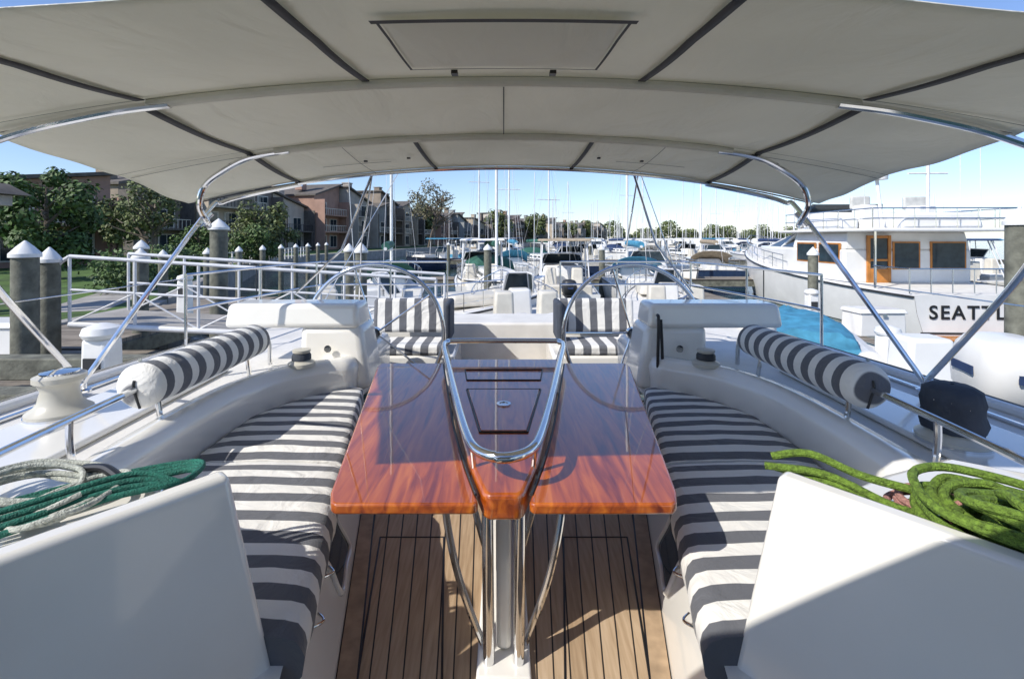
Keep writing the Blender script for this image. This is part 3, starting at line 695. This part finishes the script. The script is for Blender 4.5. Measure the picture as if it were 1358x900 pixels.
def cruiser(x,y,rz,L=9,B=3.1,top='hard',cover='navy',hm='boatwhite',cabin=True,trim='boatwhite'):
    g=grp('motor_boat',(x,y,WZ),rz)
    hull(g,L,B,.85,1.35,hm)
    if cabin:
        Acc().box((0,L*.55,1.45),(B*.72,L*.42,.65),top=.78,topy=.72,shift=(0,-.2)).obj('cabin',trim,g,bevel=.1)
        a=Acc(); 
        for sg in (-1,1): a.box((sg*B*.325,L*.52,1.52),(.05,L*.27,.22),tilt=0)
        a.obj('side_windows','glass',g,bevel=.02)
    else:
        Acc().box((0,L*.72,1.3),(B*.5,L*.22,.3),top=.8).obj('bow_seat','cream',g,bevel=.08)
    wb=1.75 if cabin else 1.55; k=1 if cabin else .45
    vs=[(-B*.36*k,L*.42,wb),(-B*.30*k,L*(.56 if cabin else .46),wb+.03),(B*.30*k,L*(.56 if cabin else .46),wb+.03),(B*.36*k,L*.42,wb),(-B*.30*k,L*.38,wb+.5),(-B*.22*k,L*(.47 if cabin else .42),wb+.53),(B*.22*k,L*(.47 if cabin else .42),wb+.53),(B*.30*k,L*.38,wb+.5)]
    Acc().add(vs,[(0,1,5,4),(1,2,6,5),(2,3,7,6)]).obj('windshield','glass',g,smooth=False,solid=.02)
    a=Acc()
    for i,j in ((0,4),(1,5),(2,6),(3,7),(4,5),(5,6),(6,7)): a.tube([vs[i],vs[j]],.025,smooth=False,n=6)
    if top:
        for sg in (-1,1):
            a.tube([(sg*B*.36,L*.30,1.0),(sg*B*.34,L*.30,2.85)],.03,smooth=False); a.tube([(sg*B*.36,L*.45,1.3),(sg*B*.32,L*.45,2.85)],.025,smooth=False)
            a.tube([(sg*B*.36,L*.14,1.0),(sg*B*.33,L*.2,2.85)],.025,smooth=False)
    a.obj('frames','alu',g)
    if top: Acc().box((0,L*.34,2.9),(B*.8,L*.36,.09),top=.93).obj('top','boatwhite' if top=='hard' else cover,g,bevel=.04)
    Acc().box((0,L*.38 if not cabin else L*.33,1.2),(B*.25,.6,1.0),top=.8).obj('console','boatwhite',g,bevel=.06)
    a=Acc(); a.box((-B*.2,L*.24,1.3),(.5,.5,.9),top=.85); a.box((B*.2,L*.24,1.3),(.5,.5,.9),top=.85); a.obj('helm_seats','cream',g,bevel=.06)
    Acc().box((0,L*.05,1.0),(B*.7,.5,.4)).obj('stern_seat',cover if not cabin else 'cream',g,bevel=.06)
    rails(g,L,B,.85,1.35,.5,1,.5,7)
    a=Acc(); a.tube([(.3,L*.32,2.0),(.3,L*.30,4.6)],.009,smooth=False,n=5); a.obj('antenna','cone',g)
    return g
def outboard(x,y,z,rz=0,s=1,col='boatwhite'):
    g=grp('outboard_motor',(x,y,z),rz)
    vs=[];fs=[]
    prof=[(0,.20,.26),(.10,.25,.34),(.30,.27,.38),(.46,.25,.34),(.53,.21,.28),(.56,.12,.18)]
    for (zz,a_,b_) in prof:
        for k in range(20):
            t=2*math.pi*k/20; c,sn=math.cos(t),math.sin(t)
            vs.append((a_*s*math.copysign(abs(c)**.6,c),b_*s*math.copysign(abs(sn)**.6,sn)-.10*s*(zz/.56),zz*s))
    for i in range(5):
        for k in range(20): fs.append((i*20+k,i*20+(k+1)%20,(i+1)*20+(k+1)%20,(i+1)*20+k))
    fs.append(tuple(range(20))); fs.append(tuple(range(100,120)))
    Acc().add(vs,fs).obj('cowling',col,g)
    Acc().box((0,0,-.38*s),(.16*s,.24*s,.80*s),top=1.3).obj('midsection',col,g,bevel=.03)
    Acc().box((0,.28*s,-.12*s),(.30*s,.26*s,.30*s)).obj('bracket','alu',g,bevel=.03)
    Acc().box((.0,-.01,-.01*s),(.44*s,.58*s,.04*s)).obj('cowling_band','dark',g,bevel=.02)
    a=Acc().box((.272*s,-.05*s,.28*s),(.012,.30*s,.07*s)).box((-.272*s,-.05*s,.28*s),(.012,.30*s,.07*s)).box((0,-.425*s,.28*s),(.2*s,.012,.07*s)); a.obj('decal','navy',g,smooth=False)
    return g
# nearby boats aft
cruiser(-6.2,11.0,R(-68),8.0,2.7,None,'bluecover',cabin=False)
cruiser(-.9,20.5,R(4),8,2.7,'hard'); cruiser(2.4,17.5,R(-3),8,2.7,'soft','tan'); cruiser(.7,9.2,R(6),7.5,2.6,None,'bluecover',cabin=False); cruiser(4.3,10.8,R(-9),7.0,2.4,None,'navy',cabin=False)
sailyacht(-3.9,15,R(10),8.5,2.7,10,'green'); sailyacht(5.9,19,R(-5),9,2.9,11,'bluecover')
outboard(2.4,17.2,-.5,0,1,'dark'); outboard(.35,8.9,-.35,R(6),.9); outboard(1.0,8.95,-.35,R(6),.9); outboard(4.15,10.5,-.3,0,1,'dark')
random.seed(14)
for i in range(34):
    row=i//7; y=30+row*20+random.uniform(-5,5); x=(-.09+.095*(i%7))*y+random.uniform(-3,3)
    cv=random.choice(['navy','sailcloth','bluecover','tan','green']); hm_=random.choice(['boatwhite']*4+['navyhull','cream'])
    rz=random.choice([0,math.pi])+random.uniform(-.35,.35)
    if random.random()<.42: sailyacht(x,y,rz,random.uniform(8.5,12),random.uniform(2.8,3.6),random.uniform(9,13.5),cv,hm_)
    else: cruiser(x,y,rz,random.uniform(7,11.5),random.uniform(2.6,3.5),random.choice(['hard','soft','soft',None]),cv,hm_,random.random()<.65,random.choice(['boatwhite','boatwhite','cream']))
for i in range(7):
    y=34+i*11; sailyacht(.47*y+random.uniform(-1,5)+6,y,random.uniform(-.2,.2),12,3.8,random.uniform(13,18),'navy')
g=grp('distant_sailing_fleet'); a=Acc(); h=Acc()
for i in range(130):
    y=random.uniform(150,330); x=random.uniform(.08,.95)*y; hh=random.uniform(9,19)
    a.tube([(x,y,WZ),(x,y,WZ+hh)],.09,smooth=False,n=5); h.box((x,y,WZ+.9),(3.5,random.uniform(9,13),1.7),top=.8); h.box((x,y,WZ+2.1),(2.2,4.5,.9),top=.8)
a.obj('masts','cone',g); h.obj('hulls','boatwhite',g)

# big right motor yacht
g=grp('flybridge_motor_yacht',(14.5,13.6,WZ),R(-2.5),1.12)
L,B=13.5,4.9; hull(g,L,B,1.15,2.2,'boatwhite','deck','dark',-.4)
Acc().prism([(-2.0,3.0),(-2.0,7.6),(-1.2,10.0),(1.2,10.0),(2.0,7.6),(2.0,3.0)],1.2,2.30).obj('deckhouse','boatwhite',g,bevel=.08)
Acc().prism([(-2.25,1.4),(-2.2,6.6),(-1.2,8.0),(1.2,8.0),(2.2,6.6),(2.25,1.4)],2.86,2.96).obj('bridge_deck','boatwhite',g,bevel=.04)
Acc().box((0,4.5,2.58),(3.9,3.0,.56),top=.94,topy=.97).obj('saloon','boatwhite',g,bevel=.04)
vs=[(-1.9,5.9,2.30),(-1.2,9.2,2.27),(1.2,9.2,2.27),(1.9,5.9,2.30),(-1.85,5.7,2.86),(-1.05,7.3,2.86),(1.05,7.3,2.86),(1.85,5.7,2.86)]
Acc().add(vs,[(0,1,5,4),(1,2,6,5),(2,3,7,6)]).obj('windshield','glass',g,smooth=False,solid=.03)
a=Acc()
for i,j in ((0,4),(1,5),(2,6),(3,7)): a.tube([vs[i],vs[j]],.05,smooth=False,n=6)
a.tube([(-1.55,7.5,2.28),(-1.45,6.5,2.86)],.05,smooth=False); a.tube([(1.55,7.5,2.28),(1.45,6.5,2.86)],.05,smooth=False)
a.obj('window_mullions','boatwhite',g)
a=Acc(); f_=Acc()
for k in range(2):
    for sg in (-1,1): a.box((sg*1.99,3.75+k*1.3,2.15),(.06,1.0,.60)); f_.box((sg*1.985,3.75+k*1.3,2.15),(.05,1.1,.70))
a.box((-.05,2.985,2.1),(.75,.05,.8)); a.box((1.25,2.985,2.1),(1.0,.05,.8)); a.obj('saloon_windows','glass',g,smooth=False)
f_.box((-.05,2.99,2.1),(.85,.045,.9)); f_.box((1.25,2.99,2.1),(1.1,.045,.9)); f_.obj('window_trim','brown',g,smooth=False)
a=Acc(); a.box((-1.25,2.97,1.95),(.09,.08,1.6)); a.box((-.60,2.97,1.95),(.09,.08,1.6)); a.box((-.925,2.97,2.70),(.56,.08,.09)); a.box((-.925,2.97,1.42),(.56,.07,.5)); a.box((-.925,2.965,1.95),(.56,.05,.07))
a.obj('wooden_door','brown',g,bevel=.01)
Acc().box((-.925,2.985,2.2),(.56,.03,1.0)).obj('door_glass','glass',g,smooth=False)
a=Acc()
for sg in (-1,1):
    a.tube([(sg*2.1,1.5,1.2),(sg*2.1,1.5,2.9)],.035,smooth=False)
    a.tube([(sg*2.2,.15,1.25),(sg*2.2,.15,1.85),(sg*2.15,1.5,1.85)],.02,smooth=False)
a.tube([(-2.2,.15,1.85),(2.2,.15,1.85)],.02,smooth=False)
for k in range(9): a.tube([(-2.2+.55*k,.15,1.2),(-2.2+.55*k,.15,1.85)],.014,smooth=False)
R1=[(-2.1,1.6),(-2.1,6.2),(2.1,6.2),(2.1,1.6)]
for zz in (3.25,3.55):
    for p,q in ((R1[0],R1[1]),(R1[3],R1[2]),(R1[0],R1[3])): a.tube([(p[0],p[1],zz),(q[0],q[1],zz)],.02,smooth=False)
for k in range(7):
    for sg in (-1,1): a.tube([(sg*2.1,1.6+.76*k,2.96),(sg*2.1,1.6+.76*k,3.55)],.014,smooth=False)
for k in range(8): a.tube([(-2.1+.6*k,1.6,2.96),(-2.1+.6*k,1.6,3.55)],.014,smooth=False)
a.obj('stainless_rails','steel',g)
rails(g,L,B,1.15,2.2,.45,1,.6,9)
a=Acc(); a.box((0,5.6,3.28),(3.3,1.5,.66),top=.82); a.box((.9,3.6,3.35),(.8,.6,.8),top=.85); a.box((-.9,3.6,3.35),(.7,.6,.85),top=.85); a.box((.1,2.2,3.2),(2.4,.8,.5),top=.9); a.box((-1.6,4.3,3.15),(.6,2.0,.4))
a.obj('flybridge_console','boatwhite',g,bevel=.1)
a=Acc(); a.box((.9,3.86,3.85),(.75,.12,.45)); a.box((-.9,3.86,3.87),(.65,.12,.45)); a.obj('helm_seat_backs','sailcloth',g,bevel=.05)
Acc().add([(-1.5,6.1,3.6),(-1.2,6.35,3.6),(1.2,6.35,3.6),(1.5,6.1,3.6),(-1.3,5.8,3.95),(-1.05,5.95,3.95),(1.05,5.95,3.95),(1.3,5.8,3.95)],[(0,1,5,4),(1,2,6,5),(2,3,7,6)]).obj('venturi_screen','glass',g,smooth=False,solid=.02)
a=Acc()
a.tube([(-1.3,2.3,2.96),(-1.25,2.6,4.5)],.05,smooth=False); a.tube([(.3,2.6,2.96),(.3,2.6,5.6)],.05,smooth=False,n=8); a.tube([(-.3,2.6,4.7),(.9,2.6,4.7)],.03,smooth=False)
a.lathe([(.28,0),(.28,.14),(.1,.2)],(-1.25,2.6,4.5))
for x in (-1.7,1.2,1.8): a.tube([(x,2.5,3.5),(x-.2,2.3,7.4)],.012,smooth=False,n=5)
a.obj('mast_and_radar','cone',g)
t=bpy.data.curves.new('name_lettering','FONT'); t.body='SEATTLE'; t.size=.50; t.extrude=.004; t.align_x='CENTER'; t.space_character=1.2; t.offset=.008
to=bpy.data.objects.new('name_lettering',t); sc.collection.objects.link(to); to.parent=g; to.location=(-.75,-.03,.56); to.rotation_euler=(R(90),0,0); t.materials.append(M['black'])
Acc().box((0,-.016,.18),(4.1,.02,.05)).obj('boot_stripe','dark',g,smooth=False)
Acc().prism([(-2.0,0),(-1.9,-.5),(1.9,-.5),(2.0,0)],.06,.12).obj('swim_platform','brown',g,bevel=.02)
cruiser(21,19,R(5),11,3.8,'soft','navy'); cruiser(24.5,22,R(5),12,3.8,'soft','bluecover','navyhull'); cruiser(30,25,R(5),12,3.8,'hard','navy')

# covered dinghy
g=grp('covered_dinghy',(5.2,8.3,-.42),R(-25))
vs=[];fs=[]; n=18
for i in range(n+1):
    t=i/n; yy=-1.5+3.0*t; b_=.72*(1-max(0,(t-.5)/.5)**2.2*.9)*(1-.15*max(0,(.2-t)/.2))
    for k in range(17):
        an=math.pi*k/16; c,s_=math.cos(an),math.sin(an)
        vs.append((b_*math.copysign(abs(c)**.6,c),yy,.28+.42*abs(s_)**.8*(1-.3*abs(t-.45)-.12*math.sin(t*9)**2)+.025*math.sin(k*2.3+i*1.7)))
for i in range(n):
    for k in range(16): fs.append((i*17+k,i*17+k+1,(i+1)*17+k+1,(i+1)*17+k))
fs.append(tuple(range(17))); fs.append(tuple(range(n*17,n*17+17)))
Acc().add(vs,fs).obj('cover','bluecover',g,angle=80)
pts=[(-.70,-1.55,.25),(-.74,0,.25),(-.6,.9,.28),(-.25,1.5,.33),(0,1.62,.35),(.25,1.5,.33),(.6,.9,.28),(.74,0,.25),(.70,-1.55,.25)]
Acc().tube(pts,.17).obj('tubes','alu',g)
Acc().box((0,0,-.1),(.9,2.6,.45)).obj('cradle','alu',g,bevel=.1)
g=grp('skiff',(5.0,4.35,-1.2),R(-8)); hull(g,5.0,1.9,.85,1.1,'boatwhite','deck','bluecover')
Acc().box((0,1.5,1.2),(.6,.5,.75),top=.8).obj('console','boatwhite',g,bevel=.05)
Acc().box((0,.6,1.0),(1.4,.4,.25)).obj('seat','bluecover',g,bevel=.05)
outboard(4.35,4.1,.17,R(-20),1.05)
g=grp('mooring_post',(3.35,2.9,0)); Acc().tube([(0,0,-1.4),(0,0,.95)],.022,smooth=False).obj('post','alu',g)
g=grp('mooring_line'); a=Acc(); a.tube([(2.8,3.6,.66),(4.0,4.5,.0),(5.7,5.4,-.6)],.012); a.tube([(-2.8,3.6,.66),(-3.4,4.3,.1),(-4.2,5.0,-.2)],.012); a.obj('line','white_rope',g)

# ---------------- houses
cols=[(.27,.22,.17),(.46,.39,.30),(.19,.16,.14),(.50,.45,.38),(.40,.25,.19),(.40,.36,.31),(.30,.31,.30)]
hm=[simple('stucco_%d'%i,c,.85,var=.18,scale=.8,bmp=.2,bscale=20) for i,c in enumerate(cols)]
def house(x,y,rz,w=6.5,h=8.5,k=0):
    g=grp('townhouse',(x,y,-.35),rz); dpt=9
    mt=hm[k%7]; lean=(k*7)%3
    hl=h if k%2 else h*.80; hr=h*.80 if k%2 else h
    vs=[(-w/2,0,0),(w/2,0,0),(w/2,dpt,0),(-w/2,dpt,0),(-w/2,0,hl),(w/2,0,hr),(w/2,dpt,hr),(-w/2,dpt,hl)]
    Acc().add(vs,[(3,2,1,0),(4,5,6,7),(0,1,5,4),(1,2,6,5),(2,3,7,6),(3,0,4,7)]).obj('walls',mt,g,smooth=False)
    e=.35; sl_=(hr-hl)/w
    vs=[(-w/2-e,-.5,hl-e*sl_+.03),(w/2+e,-.5,hr+e*sl_+.03),(w/2+e,dpt+.3,hr+e*sl_+.03),(-w/2-e,dpt+.3,hl-e*sl_+.03)]
    vs+=[(a_,b_,c+.25) for a_,b_,c in vs]
    Acc().add(vs,[(3,2,1,0),(4,5,6,7),(0,1,5,4),(1,2,6,5),(2,3,7,6),(3,0,4,7)]).obj('roof','roofm',g,smooth=False)
    fr=Acc();gl=Acc();bal=Acc();ra=Acc()
    for s_ in range(3):
        zz=1.35+s_*2.6
        if zz+1>min(hl,hr): break
        for xx,ww in ((-w*.22,w*.34),(w*.24,w*.26)):
            if lean==1 and s_==2 and xx>0: continue
            fr.box((xx,-.03,zz),(ww+.2,.10,1.95)); gl.box((xx-ww*.25,-.075,zz),(ww*.44,.06,1.75)); gl.box((xx+ww*.25,-.075,zz),(ww*.44,.06,1.75))
        for sg in (-1,1): gl.box((sg*(w/2+.02),3,zz+.2),(.06,1.0,1.2)); fr.box((sg*(w/2+.008),3,zz+.2),(.06,1.2,1.4))
        if s_>0:
            bw=w*(.94 if lean!=2 else .55); bx=0 if lean!=2 else -w*.2
            bal.box((bx,-.85,zz-1.15),(bw,1.7,.18)); 
            for q in range(13): ra.box((bx-bw*.48+bw*.96*q/12,-1.62,zz-.62),(.05,.05,.95))
            ra.box((bx,-1.62,zz-.12),(bw*.98,.08,.07))
            for sg in (-1,1): bal.box((bx+sg*bw*.48,-1.60,zz-2.35),(.16,.16,2.3))
    for sg in (-1,1): bal.box((sg*w*.495,-.95,h*.38),(.14,1.85,h*.72))
    fr.obj('window_frames','cream',g,smooth=False); gl.obj('window_glass','glass',g,smooth=False)
    bal.obj('balconies',mt if k%3 else 'roofm',g,smooth=False); ra.obj('balcony_rails','dark' if k%2 else 'cream',g,smooth=False)
    cx=w*.28*(1 if k%2 else -1)
    Acc().box((cx,3.4,h+.2),(1.2,1.2,2.6)).box((cx,3.4,h+1.52),(1.4,1.4,.16)).obj('chimney',mt,g,smooth=False)
random.seed(5)
P0=Vector((-33,47)); P1=Vector((-10,143)); u=(P1-P0).normalized(); th=math.atan2(u.y,u.x)
k=0; s_=0
while s_<(P1-P0).length:
    p=P0+u*s_+Vector((-u.y,u.x))*random.choice([0,1.5,3]); house(p.x,p.y,th,6.6,random.uniform(8.0,11.2),k); s_+=6.9; k+=1
P0=Vector((-8,151)); P1=Vector((60,272)); u=(P1-P0).normalized(); th=math.atan2(u.y,u.x); s_=0
while s_<(P1-P0).length:
    p=P0+u*s_+Vector((-u.y,u.x))*random.choice([0,2,4]); house(p.x,p.y,th,7.2,random.uniform(8,10.5),k); s_+=8.5; k+=1
house(-31,31,R(60),8,6.5,4)
g=grp('waterside_pavilion',(-13.2,11.8,-.35)); a=Acc()
for x in (-.7,.2): a.lathe([(.16,0),(.13,.15),(.11,2.6),(.16,2.75)],(x,0,0),n=16)
a.box((-.8,0,2.9),(2.6,.6,.28)); a.box((-1.1,0,1.2),(.5,.3,2.4)); a.obj('columns_and_beam','conc',g,bevel=.02)
Acc().box((-.8,0,3.2),(3.0,1.2,.3),top=.7).obj('roof','roofm',g)
g=grp('garden_fence'); a=Acc()
for i in range(30): a.box((-16.5-.15*i,21+i*1.0,.15),(.08,.08,1.0))
a.tube([(-16.5,21,.6),(-21,51,.6)],.03,smooth=False); a.tube([(-16.5,21,.25),(-21,51,.25)],.03,smooth=False); a.obj('posts_and_rails','cone',g)

# ---------------- trees
def leaves(vs,fs,p,nn,s1,rnd):
    t1=nn.orthogonal().normalized(); t2=nn.cross(t1); ang=rnd.uniform(0,3.14)
    q1=(t1*math.cos(ang)+t2*math.sin(ang))*s1; q2=(t2*math.cos(ang)-t1*math.sin(ang))*s1*.55
    o=len(vs); vs+=[tuple(p-q1),tuple(p-q2),tuple(p+q1),tuple(p+q2)]; fs.append((o,o+1,o+2,o+3))
def raw(name,vs,fs,mat,par):
    me=bpy.data.meshes.new(name); me.from_pydata(vs,[],fs); me.materials.append(M[mat]); o=bpy.data.objects.new(name,me); sc.collection.objects.link(o); o.parent=par
def tree(x,y,h,r,leaf='leafA',seed=1,n=4500,ls=.16,trunks=1,low=.25,name='tree',z0=-.35,clumps=26):
    rnd=random.Random(seed); g=grp(name,(x,y,z0)); a=Acc()
    for t in range(trunks):
        bx,by=(rnd.uniform(-.3,.3),rnd.uniform(-.3,.3)) if trunks>1 else (0,0)
        tx,ty=rnd.uniform(-.25,.25)*r*trunks,rnd.uniform(-.25,.25)*r
        a.tube([(bx,by,0),(bx+tx*.3,by+ty*.3,h*.25),(bx+tx,by+ty,h*.6),(bx+tx*1.2,by+ty*1.2,h*.85)],lambda q: .035*h*(1-.8*q)/(trunks**.5),n=8,sub=4)
        for i in range(7):
            an=rnd.uniform(0,6.28); zz=h*rnd.uniform(.3,.7); e=(bx+tx+math.cos(an)*r*.7,by+ty+math.sin(an)*r*.7,zz+h*rnd.uniform(.1,.25))
            a.tube([(bx+tx*zz/h,by+ty*zz/h,zz),((bx+tx+e[0])/2,(by+ty+e[1])/2,(zz+e[2])/2+.1),e],lambda q: .014*h*(1-.8*q),n=6,sub=3)
    a.obj('trunk','bark',g)
    vs=[];fs=[];cl=[]
    for i in range(clumps):
        an=rnd.uniform(0,6.28); el=rnd.uniform(-1,1); rr=rnd.uniform(.45,.95)
        c=Vector((math.cos(an)*r*rr*math.sqrt(1-el*el),math.sin(an)*r*rr*math.sqrt(1-el*el),h*(low+1)/2+el*rr*h*(1-low)/2))
        cl.append((c,rnd.uniform(.22,.40)*r))
    for i in range(n):
        c,cr=rnd.choice(cl); v=Vector((rnd.gauss(0,1),rnd.gauss(0,1),rnd.gauss(0,1))).normalized()*cr*rnd.uniform(.5,1.08)
        nn=(v.normalized()+Vector((rnd.uniform(-.7,.7),rnd.uniform(-.7,.7),rnd.uniform(-.3,.9)))).normalized()
        leaves(vs,fs,c+v,nn,ls*rnd.uniform(.6,1.3),rnd)
    raw('foliage',vs,fs,leaf,g)
tree(-21.0,21.5,5.0,2.1,'leafA',1,9000,.12,low=.12,name='oak_tree',clumps=34)
tree(-20.5,27,5.2,1.7,'leafB',2,2000,.11,trunks=3,low=.45,name='crape_myrtle_tree',clumps=20)
tree(-27,33,5.4,2.2,'leafB',9,3000,.15,low=.3,name='oak_tree')
tree(-17.5,27,2.8,1.3,'leafA',3,3000,.10,low=.05,name='shrub')
tree(-19.5,38,4.6,2.6,'leafB',4,4500,.16,low=.1,name='oak_tree')
tree(-17.5,33,3.0,1.6,'leafA',6,3500,.11,low=.05,name='shrub')
tree(-32,24,6.0,2.8,'leafA',12,5000,.16,low=.1,name='oak_tree')
tree(-14.5,92,12.5,4.5,'leafC',5,1800,.24,trunks=3,low=.45,name='oak_tree',clumps=34)
for i,(x,y) in enumerate(((-22,100),(-16,118),(4,158),(18,182),(36,222),(48,240))): tree(x-6,y,random.uniform(10,12),5,'leafB',20+i,2200,.45,low=.2,name='oak_tree')
g=grp('hedge'); rnd=random.Random(8); vs=[];fs=[]
for i in range(14000):
    t=rnd.random(); x=-13.5-6*t+rnd.gauss(0,.35); y=16+16*t+rnd.gauss(0,.3); hh=(1.0+.4*math.sin(t*40)+.3*math.sin(t*97))
    p=Vector((x,y,-.35+rnd.random()**.7*hh)); leaves(vs,fs,p,Vector((rnd.uniform(-1,1),rnd.uniform(-1,.3),rnd.uniform(0,1))).normalized(),rnd.uniform(.05,.11),rnd)
raw('foliage',vs,fs,'leafA',g)
g=grp('distant_trees'); rnd=random.Random(4); vs=[];fs=[]
for i in range(15000):
    t=rnd.random(); x=55+t*420; y=330+t*330+rnd.uniform(0,20); hh=11+4*math.sin(t*37)+3*math.sin(t*91+1)
    p=Vector((x,y,WZ+rnd.random()**.8*hh)); leaves(vs,fs,p,Vector((rnd.uniform(-1,1),rnd.uniform(-1,1),rnd.uniform(-1,1))).normalized(),rnd.uniform(.7,1.5),rnd)
raw('foliage',vs,fs,'leafB',g)
g=grp('far_shore'); Acc().prism([(60,325),(520,690),(520,900),(60,900)],-2.5,-.6).obj('bank','land',g,smooth=False)
print('objects',len(bpy.data.objects))
